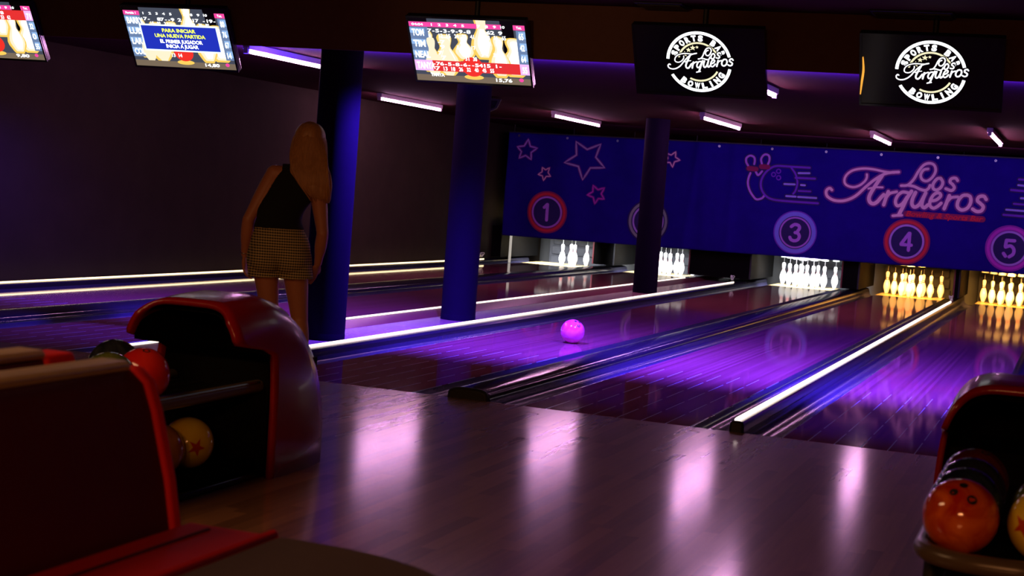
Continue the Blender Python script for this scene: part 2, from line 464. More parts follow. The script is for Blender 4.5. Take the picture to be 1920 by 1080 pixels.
# kickbacks, pits, pinsetters -------------------------------------------
gaps = {'a':(WALLX+.003, XL[1]-GW+.01), 'b':(XR[1]+GW-.01, XL[2]-GW+.01), 'c':(XR[2]+GW-.01, XL[3]-GW+.01), 'd':(XR[3]+GW-.01, XL[4]-GW+.01), 'e':(XR[4]+GW-.01, XL[5]-GW+.01), 'f':(XR[5]+GW-.01, XR[5]+.53)}
klab = {'a':'dark pin deck side wall against the left wall with a bright white front post', 'b':'dark pin deck partition left of the farthest column', 'c':'wide dark pin deck partition right of the farthest column',
        'd':'purple pin deck partition between the white lit and the first amber lit pins', 'e':'amber lit partition between the two racks of amber lit pins', 'f':'dark pin deck partition at the right edge beyond the amber pins'}
for k, (a, b) in gaps.items():
    ys = .68 if k == 'b' else 0
    t = thing('pin_deck_partition', klab[k], 'partition', ((a+b)/2,17.62,0), group='partitions between the pin decks')
    w = (b-a)/2
    if k == 'a':
        MB().box(-w,w,0,2.1,.085,.64).build('panel', M['void'], t)
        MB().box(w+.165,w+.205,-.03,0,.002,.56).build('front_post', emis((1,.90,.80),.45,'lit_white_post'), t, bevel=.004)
    else:
        MB().box(-w,w,ys,2.1,.085,.64).build('panel', M['void'], t)
        for s in (-1,1): MB().box(s*(w-.012)-.012,s*(w-.012)+.012,ys-.012,ys,.09,.63).build('edge_trim', M['pit'] if s > 0 else M['rim'], t)
for k in range(1,6):
    t = thing('pit_cushion', 'grey padded pit cushion behind '+{1:'the four scattered white pins',2:'the white pins beside the farthest column',3:'the full white rack',4:'the left amber rack',5:'the right amber rack'}[k], 'cushion', (LANEX[k],19.95,0), group='pit cushions behind the pins')
    MB().box(-.60,.60,0,.12,-.10,.50).build('backing', M['pit'], t, bevel=.01)
    for j in range(3): MB().box(-.56+j*.02,.56-j*.02,-.05,0,-.06+j*.19,.11+j*.19).build('pad', M['pit'], t, bevel=.02)
PINOFF = [(0,0),(-.1524,.264),(.1524,.264),(-.3048,.528),(0,.528),(.3048,.528),(-.4572,.792),(-.1524,.792),(.1524,.792),(.4572,.792)]
PINPOS = ['head pin','second row left pin','second row right pin','third row left pin','third row middle pin','third row right pin',
          'back row leftmost pin','back row second pin from left','back row third pin from left','back row rightmost pin']
PLX = {1:-5.86, 2:-3.84, 3:LANEX[3], 4:LANEX[4], 5:LANEX[5]}
CUPZ = .535
for k in range(1,6):
    t = thing('pinsetter', 'pin setting machine with guide cups above '+{1:'the four scattered white pins',2:'the white pins beside the farthest column',3:'the full white rack',4:'the left amber rack',5:'the right amber rack'}[k], 'pinsetter', (PLX[k],18.2,0), group='pin setting machines')
    MB().box(-.62,.62,-.35,1.55,.66,1.6).build('housing', M['black'], t)
    for i, (a, b) in enumerate(PINOFF):
        MB().lathe([(.034,.075),(.062,.0),(.066,.004),(.040,.085)], 16, (a, .088+b, {1:.525,2:.518,3:.470,4:.520,5:.497}[k])).build('guide_cup', M['cup'], t)

# pins ------------------------------------------------------------------
prof = [(.0258,0),(.0300,.006),(.0364,.019),(.0453,.057),(.0570,.086),(.0605,.114),(.0580,.149),(.0494,.184),(.0392,.213),(.0300,.235),(.0262,.240),(.0243,.250),(.0232,.258),(.0229,.264),(.0235,.276),(.0255,.292),(.0297,.318),(.0318,.338),(.0318,.350),(.0290,.366),(.0210,.377),(.0100,.381),(.0015,.3815)]
redrows = {9,10,12,13,14}
pinmesh = MB().lathe(prof, 24, mi=lambda i: 1 if i in (9,10,13) else 0)
pin0 = pinmesh.build('bowling_pin', [M['pin'], M['pinred']], smooth=60)
tag(pin0, 'x', 'bowling pin')
MB().tube([(0,0,.380),(0,0,.468)], .0026, 6).build('string', M['string'], pin0)
first = True
STAND = {1:[3,6,9,10], 2:range(1,11), 3:range(1,11), 4:range(1,11), 5:[1,2,3,4,5,7,8,9]}
L1LAB = {3:'white pin standing leftmost of the four left on the number 1 lane', 6:'white pin third from left of the four on the number 1 lane', 9:'white pin second from left of the four on the number 1 lane', 10:'white pin standing rightmost, apart from the others, on the number 1 lane'}
for k in range(1,6):
    for i in STAND[k]:
        a, b = PINOFF[i-1]
        loc = (PLX[k]+a, 18.288+b, 0.0)
        rack = {2:'white rack beside the farthest column', 3:'white rack under the blue roundel', 4:'amber rack under the red roundel', 5:'amber rack under the magenta roundel at the right edge'}.get(k)
        lab = L1LAB[i] if k == 1 else f'{PINPOS[i-1]}, {rack}'
        grp = {1:'pins left standing nearest the left wall'}.get(k, f'pins of the {rack}')
        if first:
            pin0.location = loc; pin0['label'] = lab; pin0['group'] = grp; first = False
        else: dup(pin0, loc, lab, grp)

# banner ------------------------------------------------------------------
BY = 17.45
def fold(x, z):
    return 1.7*(.014*math.sin(2.1*x+.6*z) + .010*math.sin(5.3*x-1.1*z+1.0) + .006*math.sin(9.7*x+2.5*z) + .008*math.sin(3.0*z-1.7*x)
            + .022*math.exp(-((x+2.85+.05*z)/.10)**2) + .018*math.exp(-((x+3.25-.08*z)/.07)**2) + .014*math.exp(-((x+2.45)/.08)**2))
def bot(x): return .487+(x+6.5)*.0095
def top(x): return 2.315+(x+6.5)*.0105
BX0, BX1 = -6.52, 3.5
bt = MB()
bt.grid(lambda u, v: (BX0+(BX1-BX0)*u, BY-fold(BX0+(BX1-BX0)*u, bot(BX0)+1.8*v), bot(BX0+(BX1-BX0)*u)+(top(BX0+(BX1-BX0)*u)-bot(BX0+(BX1-BX0)*u))*v), 420, 60)
ban = bt.build('banner', M['banner']); 
tag(ban, 'long blue printed banner with lane numbers, stars and pink script lettering above the pins', 'banner')
sol = ban.modifiers.new('thick','SOLIDIFY'); sol.thickness = .004; sol.offset = -1
def BF(off):
    return lambda x, z: (x, BY-fold(x,z)-off-.009, z)
P = {n: mat('print_'+n, c, .85, var=.08) for n, c in dict(pink=(.95,.50,.70), halo=(.16,.012,.24), red=(.75,.02,.05), redhalo=(.30,.008,.10), violet=(.50,.16,.80), lilac=(.48,.24,.80), blue=(.22,.20,.90),
     grey=(.42,.30,.58), green=(.28,.30,.30), magenta=(.62,.03,.62), magd=(.32,.02,.45), purple=(.17,.02,.60), pale=(.36,.26,.90), dark=(.020,.006,.12)).items()}
LOGO = {
 'A1': (3.2, [(-0.772, 1.7), (-0.809, 1.727), (-0.855, 1.694), (-0.862, 1.641), (-0.828, 1.582), (-0.723, 1.533), (-0.584, 1.533), (-0.45, 1.583), (-0.345, 1.66), (-0.243, 1.772), (-0.101, 1.912), (0.044, 2.014), (0.159, 2.051), (0.285, 2.068)]),
 'A2': (2.6, [(0.21, 2.051), (0.057, 2.058), (-0.116, 2.084), (-0.287, 2.087), (-0.456, 2.044), (-0.555, 1.959), (-0.581, 1.861), (-0.537, 1.795), (-0.432, 1.771), (-0.331, 1.804), (-0.252, 1.876), (-0.223, 1.938), (-0.224, 1.994)]),
 'A3': (4.2, [(0.02, 1.99), (-0.061, 1.846), (-0.134, 1.702), (-0.16, 1.613), (-0.137, 1.545), (-0.08, 1.523), (-0.019, 1.562), (0.027, 1.626), (0.073, 1.682)]),
 'A4': (2.2, [(-0.182, 1.764), (-0.073, 1.793), (0.045, 1.801)]),
 'r1': (4, [(0.144, 1.739), (0.118, 1.65), (0.087, 1.518)]), 'r1b': (3.2, [(0.115, 1.633), (0.173, 1.71), (0.28, 1.745)]),
 'q1': (3.6, [(0.466, 1.741), (0.373, 1.746), (0.302, 1.681), (0.274, 1.584), (0.312, 1.518), (0.389, 1.558), (0.455, 1.675)]),
 'q2': (4.2, [(0.514, 1.769), (0.449, 1.64), (0.402, 1.507), (0.347, 1.37)]), 'q3': (3.2, [(0.252, 1.349), (0.322, 1.361), (0.397, 1.369)]),
 'u1': (4, [(0.579, 1.756), (0.542, 1.647), (0.541, 1.56), (0.587, 1.517), (0.658, 1.569), (0.721, 1.711)]),
 'u2': (4, [(0.738, 1.761), (0.702, 1.641), (0.696, 1.555), (0.738, 1.518), (0.792, 1.57)]),
 'e': (3.6, [(0.82, 1.633), (0.917, 1.66), (0.978, 1.73), (0.944, 1.775), (0.876, 1.748), (0.826, 1.659), (0.822, 1.564), (0.879, 1.522), (0.943, 1.556), (0.996, 1.611)]),
 'r2': (4, [(1.113, 1.743), (1.085, 1.644), (1.051, 1.526)]), 'r2b': (3.2, [(1.086, 1.635), (1.145, 1.711), (1.246, 1.732)]),
 'o2': (3.8, [(1.388, 1.773), (1.315, 1.754), (1.257, 1.665), (1.257, 1.571), (1.327, 1.525), (1.414, 1.566), (1.455, 1.662), (1.439, 1.746), (1.388, 1.773)]),
 's2': (3.8, [(1.691, 1.722), (1.65, 1.77), (1.578, 1.756), (1.556, 1.695), (1.612, 1.648), (1.657, 1.601), (1.631, 1.534), (1.558, 1.52), (1.493, 1.554)]),
 'L1': (3, [(0.743, 2.15), (0.675, 2.129), (0.635, 2.049), (0.664, 1.973), (0.741, 1.953), (0.819, 2.018), (0.863, 2.124), (0.834, 2.216), (0.757, 2.242), (0.668, 2.205), (0.594, 2.098), (0.53, 1.964), (0.446, 1.867), (0.342, 1.848)]),
 'L2': (3.2, [(0.447, 1.864), (0.549, 1.85), (0.653, 1.81), (0.729, 1.801), (0.776, 1.835), (0.797, 1.888)]),
 'o1': (3.4, [(0.952, 2.016), (0.896, 1.998), (0.844, 1.917), (0.848, 1.841), (0.903, 1.819), (0.966, 1.863), (0.992, 1.945), (0.952, 2.016)]),
 's1': (3.4, [(1.216, 1.994), (1.183, 2.031), (1.118, 2.017), (1.103, 1.964), (1.151, 1.922), (1.177, 1.872), (1.135, 1.827), (1.047, 1.851)]),
}
h = MB(); g = MB()
for i, (w, p) in enumerate(LOGO.values()):
    h.ribbon(p, w*.0145+.05, BF(.0030+.00004*i), 0, sub=5); g.ribbon(p, w*.0145, BF(.0055+.00004*i), 0, sub=5)
h.build('lettering_halo', P['halo'], ban, smooth=0); lg = g.build('script_lettering', P['pink'], ban, smooth=0); lg['label'] = 'pink script lettering'
g = MB(); put_text(g, 'Bowling & Sports Bar', 1.06, 1.365, .082, BF(.006), 0, 'c', 1.20, .03, 0, .3)
g.ribbon([(.47,1.40),(1.66,1.40)], .10, BF(.004), 1, sub=12)
g.build('tagline_lettering', [P['red'], P['redhalo']], ban, smooth=0)
# lane number roundels
def ringset(mb, x, z, spec):
    for i, (r0, r1, mi) in enumerate(spec): mb.ring(x, z, r0, r1, BF(.004+.0006*i), mi)
DIG = {1: [[(-.055,.085),(.0,.145)],[(.006,.145),(.006,-.145)]], 2: [[(-.08,.08),(-.03,.14),(.05,.13),(.07,.06),(-.08,-.13)],[(-.08,-.135),(.09,-.135)]],
       3: [[(-.075,.10),(-.02,.14),(.05,.13),(.07,.08),(.04,.025)],[(-.0,.0),(.05,-.01),(.08,-.06),(.06,-.12),(.0,-.145),(-.06,-.13),(-.085,-.09)]],
       4: [[(.035,.145),(-.085,-.045)],[(-.085,-.055),(-.005,-.055)],[(.045,.145),(.045,-.145)],[(.06,-.055),(.085,-.055)]],
       5: [[(.075,.135),(-.05,.135)],[(-.055,.135),(-.065,.03)],[(-.06,.02),(.02,.045),(.075,-.01),(.07,-.09),(.01,-.14)],[(-.085,-.09),(-.05,-.135)]]}
ROUND = {1:(-5.693,.957,'red','redhalo','violet'), 2:(-3.867,.939,'green','dark','lilac'), 3:(-1.325,.948,'blue','purple','violet'), 4:(.508,.947,'red','redhalo','lilac'), 5:(2.111,.967,'magenta','magd','lilac')}
for k, (x, z, c, ch, ci) in ROUND.items():
    m = MB()
    R = (.262,.300) if k == 3 else (.292,.345)
    [m.ring(x, z, .05*i+.001, .05*i+.05, BF(.0030), 3) for i in range(6)]
    if k == 3: m.ring(x,z,.275,.345,BF(.0042),0); m.ring(x,z,.235,.262,BF(.0044),2); m.ring(x,z,.345,.365,BF(.0040),1)
    else: m.ring(x,z,.30,.345,BF(.0042),0); m.ring(x,z,.345,.372,BF(.0040),1); m.ring(x,z,.248,.280,BF(.0044),2); m.ring(x,z,.280,.30,BF(.0040),1)
    m.build('number_roundel', [P[c], P[ch], P[ci], P['dark']], ban, smooth=0)
    d = MB()
    for s in DIG[k]: d.ribbon([(x+a*.95,z+b*.95) for a,b in s], .054, BF(.0060), 0, sub=3 if len(s) > 2 else 2)
    dd = d.build('lane_number', P['violet'], ban, smooth=0)
# stars
STARS = [([(-6.145,2.215),(-5.971,2.069),(-6.064,1.859),(-6.294,1.871),(-6.342,2.07)],'lilac',.022),([(-5.844,1.737),(-5.701,1.741),(-5.67,1.589),(-5.8,1.506),(-5.912,1.608)],'pink',.018),
 ([(-5.259,2.225),(-4.817,2.208),(-4.714,1.806),(-5.093,1.57),(-5.43,1.847)],'grey',.024),([(-4.896,1.487),(-4.686,1.458),(-4.676,1.263),(-4.845,1.168),(-4.995,1.313)],'magenta',.021),
 ([(-3.47,2.162),(-3.385,2.024),(-3.507,1.895),(-3.646,1.969),(-3.645,2.131)],'pink',.019)]
for pts, c, w in STARS:
    cx = sum(p[0] for p in pts)/5; cz = sum(p[1] for p in pts)/5; out = []
    for i in range(5):
        a, b = pts[i], pts[(i+1)%5]; out.append(a)
        mx, mz = (a[0]+b[0])/2, (a[1]+b[1])/2; out.append((cx+(mx-cx)*.60, cz+(mz-cz)*.60))
    fine = []
    for i in range(10):
        a, b = out[i], out[(i+1)%10]
        fine += [(a[0]+(b[0]-a[0])*q/3, a[1]+(b[1]-a[1])*q/3) for q in range(3)]
    m = MB(); m.ribbon(fine, w, BF(.0050), 0, closed=True); m.ribbon(fine, w+.03, BF(.0036), 1, closed=True)
    m.build('printed_star', [P[c], P['halo']], ban, smooth=0)
MOTIF = {'h1': [(-2.202,2.008),(-2.24,2.066),(-2.243,2.135),(-2.186,2.179),(-2.119,2.158),(-2.099,2.1),(-2.103,2.04)], 'h2': [(-1.974,2.053),(-1.995,2.127),(-1.97,2.188),(-1.922,2.216),(-1.866,2.195),(-1.85,2.126),(-1.869,2.055)],
 'body': [(-2.151,1.887),(-2.174,1.805),(-2.176,1.705),(-2.131,1.589),(-2.051,1.485),(-1.998,1.453),(-1.92,1.479),(-1.884,1.527)], 'v': [(-2.062,1.913),(-2.018,1.861),(-1.958,1.93)],
 'ball': [(-1.172,2.042),(-1.508,2.039),(-1.707,2.036),(-1.804,2.0),(-1.897,1.914),(-1.948,1.811),(-1.96,1.711),(-1.931,1.613),(-1.864,1.528),(-1.759,1.476),(-1.558,1.461),(-0.985,1.463)],
 'arc': [(-1.477,2.022),(-1.399,1.918),(-1.357,1.782),(-1.376,1.652),(-1.41,1.591)], 'n1': [(-2.188,1.964),(-2.061,1.958)], 'n2': [(-1.98,2.008),(-1.864,2.006)], 'd1': [(-1.351,1.941),(-1.169,1.951)],
 'd2': [(-1.567,1.743),(-1.399,1.748)], 'd3': [(-1.295,1.747),(-1.23,1.746)], 'd4': [(-1.52,1.545),(-1.367,1.546)], 'd5': [(-1.327,1.545),(-1.021,1.548)], 'p1': [(-1.393,1.859),(-1.068,1.867)], 'p2': [(-1.326,1.646),(-1.129,1.65)]}
def motif(tr):
    m = MB()
    sty = {'h1':(.034,0),'h2':(.034,0),'body':(.034,0),'v':(.034,0),'ball':(.034,1),'arc':(.03,1),'n1':(.08,2),'n2':(.08,2),'p1':(.035,1),'p2':(.03,1)}
    for i, (k, p) in enumerate(MOTIF.items()):
        w, mi = sty.get(k, (.032,3)); m.ribbon([tr(a,b) for a,b in p], w, BF(.0046+.00005*i), mi, sub=4)
        m.ribbon([tr(a,b) for a,b in p], w+.04, BF(.0034+.00004*i), 4, sub=4)
    for a, b in ((-1.759,1.889),(-1.68,1.949),(-1.67,1.84)):
        x, z = tr(a,b); m.ring(x, z, .024, .044, BF(.0056), 1, 24)
    m.build('pin_and_ball_print', [P['violet'], P['purple'], P['redhalo'], P['pale'], P['dark']], ban, smooth=0)
motif(lambda a, b: (a, b))
motif(lambda a, b: (2*.455-a+.08, b+.035))
m = MB(); m.box(BX0,BX1,BY-.008,BY+.02,0,.02)
m.v = [(x,y,z+top(x)) for x,y,z in m.v]
x = BX0+.1
while x < BX1: m.tube([(x,BY+.006,top(x)+.01),(x,BY+.006,CEIL_F)], .006, 6); x += 1.1
m.build('hanging_rail', M['black'], ban)
# eyelets along the top hem
m = MB()
x = BX0+.2
while x < BX1:
    MB().ring(x, top(x)-.05, .008, .020, BF(.004), 0, 12).build('eyelet', M['steel'], ban, smooth=0); x += .9

# ceiling tubes -----------------------------------------------------------
TUBES = [(-4.02,3.45,5.75,'near pink-white ceiling tube that meets the nearest column, beside the blue message screen'),(-5.72,10.1,12.2,'pink-white ceiling tube between the nearest and middle columns'),
 (-3.91,12.0,14.2,'far pink-white ceiling tube between the middle and farthest columns'),(-1.40,10.3,12.55,'pink-white ceiling tube just right of the farthest column'),
 (.34,3.45,5.68,'pink-white ceiling tube half hidden by the left dark logo screen'),(.43,12.45,14.5,'far pink-white ceiling tube below the right dark logo screen'),(2.06,10.2,12.8,'short-looking pink-white ceiling tube at the far right')]
for x, y0, y1, lab in TUBES:
    L = (y1-y0)/2
    t = thing('ceiling_tube_light', lab, 'ceiling light', (x,(y0+y1)/2,2.385), group='fluorescent tubes over the lanes')
    MB().tube([(0,-L,0),(0,L,0)], .0125, 12).build('tube', M['tubewhite'], t)
    MB().box(-.035,.035,-L-.03,L+.03,.020,.074).build('housing', M['housing'], t, bevel=.005)
    for s in (-1,1): MB().box(-.022,.022,s*(L+.018)-.018,s*(L+.018)+.018,-.02,.04).build('end_cap', M['housing'], t, bevel=.004)

# speaker -----------------------------------------------------------------
t = thing('speaker', 'small black wedge speaker hung from the ceiling right of the middle column', 'speaker', (-3.98,9.6,CEIL_F), (0,0,.35))
MB().extrude([(-.15,-.02),(.15,-.02),(.10,-.14),(-.13,-.26)][::-1], 'y', -.11, .11).build('cabinet', M['black'], t, bevel=.008)
MB().box(-.03,.03,-.03,.03,-.02,0).build('bracket', M['bezel'], t)
MB().extrude([(-.10,-.05),(.10,-.05),(.07,-.13),(-.09,-.21)][::-1], 'y', -.116, -.110).build('grille', M['bezel'], t)

# screens -----------------------------------------------------------------
TVW, TVH, TILT = .943, .530, .553
def SF(off): return lambda u, v: (u*TVW, -off, v*TVH)      # u,v in -.5...5
def tv(x, lab):
    t = thing('television', lab, 'television', (x,2.085,2.357), (TILT,0,0), group='screens above the lanes')
    f = MB(); e = .016; D = .055
    f.box(-TVW/2-e,TVW/2+e,.004,D,-TVH/2-e,TVH/2+e)
    f.build('casing', M['bezel'], t, bevel=.008)
    b = MB()
    for (a0,a1,c0,c1) in ((-TVW/2-e,TVW/2+e,TVH/2,TVH/2+e),(-TVW/2-e,TVW/2+e,-TVH/2-e,-TVH/2),(-TVW/2-e,-TVW/2,-TVH/2,TVH/2),(TVW/2,TVW/2+e,-TVH/2,TVH/2)): b.box(a0,a1,-.006,.004,c0,c1)
    b.build('bezel', M['bezel'], t)
    R = Matrix.Rotation(-TILT, 3, 'X')
    p0 = R @ Vector((0,.10,CEIL_N-2.357)); p1 = R @ Vector((0,.10,.02)); p2 = Vector((0,D,-.02))
    MB().tube([p0,p1,p2], .02, 10).build('mount_pole', M['black'], t)
    return t
# palette of the lit pictures
PAL = {n: emis(c, k) for n, (c, k) in dict(slate=((.06,.07,.10),1.0), steel=((.13,.20,.36),1.2), blue=((.30,.50,.85),1.0), header=((.85,.06,.33),1.2), red=((.75,.03,.03),1.1), yellow=((1,.66,.12),1.0),
   cream=((1,.88,.62),1.05), hot=((1,.96,.84),1.6), white=((.95,.98,1),2.2), black=((0,0,0),0.0), floor=((.20,.15,.10),1.0), navy=((.015,.035,.52),1.0), lime=((.85,1,.05),1.6), ice=((.70,.92,1),1.6), rose=((.80,.45,.85),1.2), ball=((.85,.03,.02),1.1), olive=((.75,.70,.45),1.3)).items()}
PN = list(PAL); PM = [PAL[n] for n in PN]; ix = PN.index
def pinshape(cx, base, hgt, wd):
    pr = [(.43,0),(.62,.06),(.95,.22),(1.0,.31),(.90,.42),(.62,.56),(.40,.66),(.38,.72),(.50,.84),(.53,.91),(.42,.98),(.15,1.0)]
    R = [(cx+r*wd/2, base+z*hgt) for r, z in pr]; Lf = [(cx-r*wd/2, base+z*hgt) for r, z in pr[::-1]]
    return [(max(-.5,min(.5,a)), max(-.5,min(.5,b))) for a, b in R+Lf]
def score_screen(t, names, rows, totals, active, title, headcol='header', foot='TANYA', foot2='15,76'):
    p = MB()
    p.rect(-.5,.5,-.5,.5,SF(0),ix('black'))
    p.rect(-.5,.5,-.5,.44,SF(.0004),ix('slate')); p.rect(-.34,.29,.44,.5,SF(.0004),ix('slate'))
    p.rect(-.5,.5,-.5,-.40,SF(.0006),ix('floor')); p.rect(.30,.40,.0,.44,SF(.0006),ix('black'))
    k = 0
    for cx, b, hg, wd in ((-.36,-.36,.66,.20),(.38,-.38,.62,.26),(.12,-.12,.70,.20),(-.05,-.16,.44,.20),(-.21,-.40,.66,.25),(.25,-.40,.66,.20)):
        k += 1; p.poly(pinshape(cx,b,hg,wd), SF(.0008+.0002*k), ix('yellow')); p.poly(pinshape(cx+.006,b+.035,hg-.05,wd*.80), SF(.0009+.0002*k), ix('cream')); p.poly(pinshape(cx+.012,b+.07,hg-.12,wd*.52), SF(.00098+.0002*k), ix('hot'))
    p.disc(.01,-.24,.095,SF(.0024),ix('ball'),28,.15); p.disc(.01,-.41,.085,SF(.0023),ix('yellow'),24,.04)
    # score table
    p.rect(-.5,-.34,-.34,.36,SF(.0026),ix('steel')); p.rect(.42,.5,-.34,.36,SF(.0026),ix('steel'))
    for j in range(4):
        v1 = .36-j*.175
        p.rect(-.5,-.37,v1-.10,v1-.02,SF(.0027),ix('blue')); p.rect(.44,.5,v1-.13,v1-.02,SF(.0027),ix('blue'))
    for s in (0,1): p.poly(pinshape(-.33+.13*s,-.40,.60,.14), SF(.0029), ix('cream'))
    if active is not None:
        v1 = .36-active*.175
        p.rect(-.34,.42,v1-.17,v1,SF(.0031),ix('red')); p.rect(-.5,-.34,v1-.17,v1,SF(.0031),ix('rose')); p.rect(.42,.5,v1-.17,v1,SF(.0031),ix('rose'))
        if active == 3: p.disc(.01,-.27,.09,SF(.0032),ix('ball'),24,.13)
    if headcol: p.rect(-.5,.30,.365,.44,SF(.0033),ix(headcol)); p.rect(.09,.17,.36,.5,SF(.0034),ix('cream'))
    p.rect(-.5,-.34,.365,.44,SF(.0033),ix('header')); p.rect(.40,.5,.365,.44,SF(.0033),ix('header'))
    p.disc(.42,-.42,.02,SF(.0033),ix('header'),14,.03)
    p.build('screen_picture', PM, t, smooth=0)
    F = SF(.0044); wm = 0
    q = hd = MB(); RW = [MB() for _ in names]
    put_text(q, title, -.475, .385, .035, F, wm, 'l', .10)
    for i, d in enumerate(('1','2','3','4','5','','7','8','9','10')):
        if d: put_text(q, d, -.30+i*.068, .385, .038, F, wm, 'c', None if d != '10' else .035)
    put_text(q, 'Tot.', .45, .385, .038, F, wm, 'c', .045)
    for j, nm in enumerate(names):
        put_text(RW[j], nm, -.482, .36-j*.175-.135, .10, F, wm, 'l', .028*len(nm)+.02, .03)
    for j, (r1, r2) in enumerate(rows):
        v1 = .36-j*.175
        for i, c in enumerate(r1):
            if c != ' ': put_text(RW[j], c, -.325+i*.034, v1-.075, .052, F, wm, 'c', None if c != '-' else .018)
        for i, c in enumerate(r2):
            if c: put_text(RW[j], c, -.30+i*.068, v1-.155, .060, F, wm, 'c', .034 if len(c) > 1 else None)
    for j, c in enumerate(totals): put_text(RW[j], c, .46, .36-j*.175-.14, .095, F, wm, 'c', .040)
    hd.build('header_lettering', [PAL['white']], t, smooth=0)
    for r_ in RW: r_.build('score_row_lettering', [PAL['white']], t, smooth=0)
    q = MB(); put_text(q, foot, -.31, -.42, .05, F, wm, 'c', .12, .03); put_text(q, foot2, .27, -.46, .05, F, wm, 'c', .14)
    q.build('footer_lettering', [PAL['white']], t, smooth=0)
t1 = tv(-5.74, 'score screen cut off by the left edge of the photo, red row on top')
score_screen(t1, ['KIM','JAN','ADA','EVA'], [('-62-8-51-418-818',['6','8','16','22','26','35','44','53','62']),('',[]),('',[]),('',[])], ['71','32','0','55'], 0, '05:12', 'header', '', '9,80')
t2 = tv(-3.89, 'score screen showing a blue message box with yellow Spanish lettering')
score_screen(t2, ['BARRY','LUIS','LAR','COL'], [('-7-  87--9 2  817 -19-',['','15','22','31','','','60','68','76','80']),('',['','','','','','','','','','1 8']),('',[]),('',['','','','13','14'])], ['80','76','67','14'], None, 'Partida 1', None, '', '14,80')
p = MB(); p.rect(-.37,.40,-.225,.225,SF(.0050),0); p.rect(-.355,.385,-.20,.20,SF(.0055),1)
p.build('message_box', [PAL['ice'], PAL['navy']], t2, smooth=0)
q = MB()
for s, v, w, mi in (('PARA INICIAR',.10,.33,0),('UNA NUEVA PARTIDA',.01,.50,0),('EL PRIMER JUGADOR',-.085,.42,1),('INICIA A JUGAR',-.165,.32,1)):
    put_text(q, s, .015, v, .058, SF(.0062), mi, 'c', w, .03)
q.build('message_lettering', [PAL['lime'], PAL['white']], t2, smooth=0)
t3 = tv(-1.345, 'bright score screen with a pink header, right of the woman, above the middle column')
score_screen(t3, ['TOM','TIM','NEAL','TANYA'], [('7-5-3-9-9-8   -62 9',['','12','15','24','33','41','','48','56','65']),('  -7    6      1 8',['','9','','1','10','17','','']),('  7     88   7- 31',['','7','','','31','38']),('-76-5-8-6--5415 1-',['7','13','18','26','32','40','45','55'])], ['65','42','64','55'], 3, '04:04')

def logo_screen(t, amber=False):
    p = MB(); p.rect(-.5,.5,-.5,.5,SF(0),0); p.build('screen_picture', [M['bezel']], t, smooth=0)
    F = lambda o: (lambda a, b: (a, -o, b))        # metres on the glass
    q = MB(); cx, cz = 0, 0
    R1 = .242
    q.ring(cx,cz,R1-.022,R1,F(.002),0,72,12,176); q.ring(cx,cz,R1-.022,R1,F(.002),0,72,-152,-12)
    q.ring(cx,cz,.144,.158,F(.002),1,60,18,168); q.ring(cx,cz,.144,.158,F(.002),1,60,-118,-28)
    for i, c in enumerate('SPORTS BAR'):
        if c == ' ': continue
        a = math.radians(160-i*15.2); put_text(q, c, cx+.168*math.cos(a), cz+.168*math.sin(a), .042, F(.002), 0, 'c', .036 if c != ' ' else None, .06, a-PI/2)
    for i, c in enumerate('BOWLING'):
        a = math.radians(-128+i*16.0); put_text(q, c, cx+.212*math.cos(a), cz+.212*math.sin(a), .042, F(.002), 0, 'c', .040 if c != 'I' else .014, .06, a+PI/2)
    for i, (a, r) in enumerate(((150,.024),(128,.020),(110,.022),(94,.013))):
        a = math.radians(a); x, z = cx+.118*math.cos(a), cz+.118*math.sin(a)
        q.poly([(x+(r if k%2 == 0 else r*.45)*math.sin(PI*k/5), z+(r if k%2 == 0 else r*.45)*math.cos(PI*k/5)) for k in range(10)], F(.002), 1)
    tr = lambda a, b: (cx+(a-.36)*.190, cz-.006+(b-1.70)*.21+(a-.36)*.022)
    for i, (w, pp) in enumerate(LOGO.values()): q.ribbon([tr(a,b) for a,b in pp], w*.0027, F(.0028+.00004*i), 0, sub=4)
    h = MB()
    for w, pp in LOGO.values(): h.ribbon([tr(a,b) for a,b in pp], w*.0033+.014, F(.0024), 0, sub=4)
    h.build('logo_shadow', [PAL['black']], t, smooth=0)
    o = q.build('club_logo', [PAL['white'], PAL['olive']], t, smooth=0); o['label'] = 'glowing white round club logo'
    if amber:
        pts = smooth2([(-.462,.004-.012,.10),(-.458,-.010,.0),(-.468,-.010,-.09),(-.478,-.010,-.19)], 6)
        MB().tube(pts, [.004+.004*math.sin(PI*i/(len(pts)-1)) for i in range(len(pts))], 8).build('amber_reflection_streak', M['amber'], t)  # warm reflection on the screen edge, built as a glowing strip
t4 = tv(.445, 'black screen with round white logo, the left one of the two logo screens'); logo_screen(t4)
t5 = tv(2.085, 'black screen with round white logo and an amber streak on its left edge'); logo_screen(t5, True)

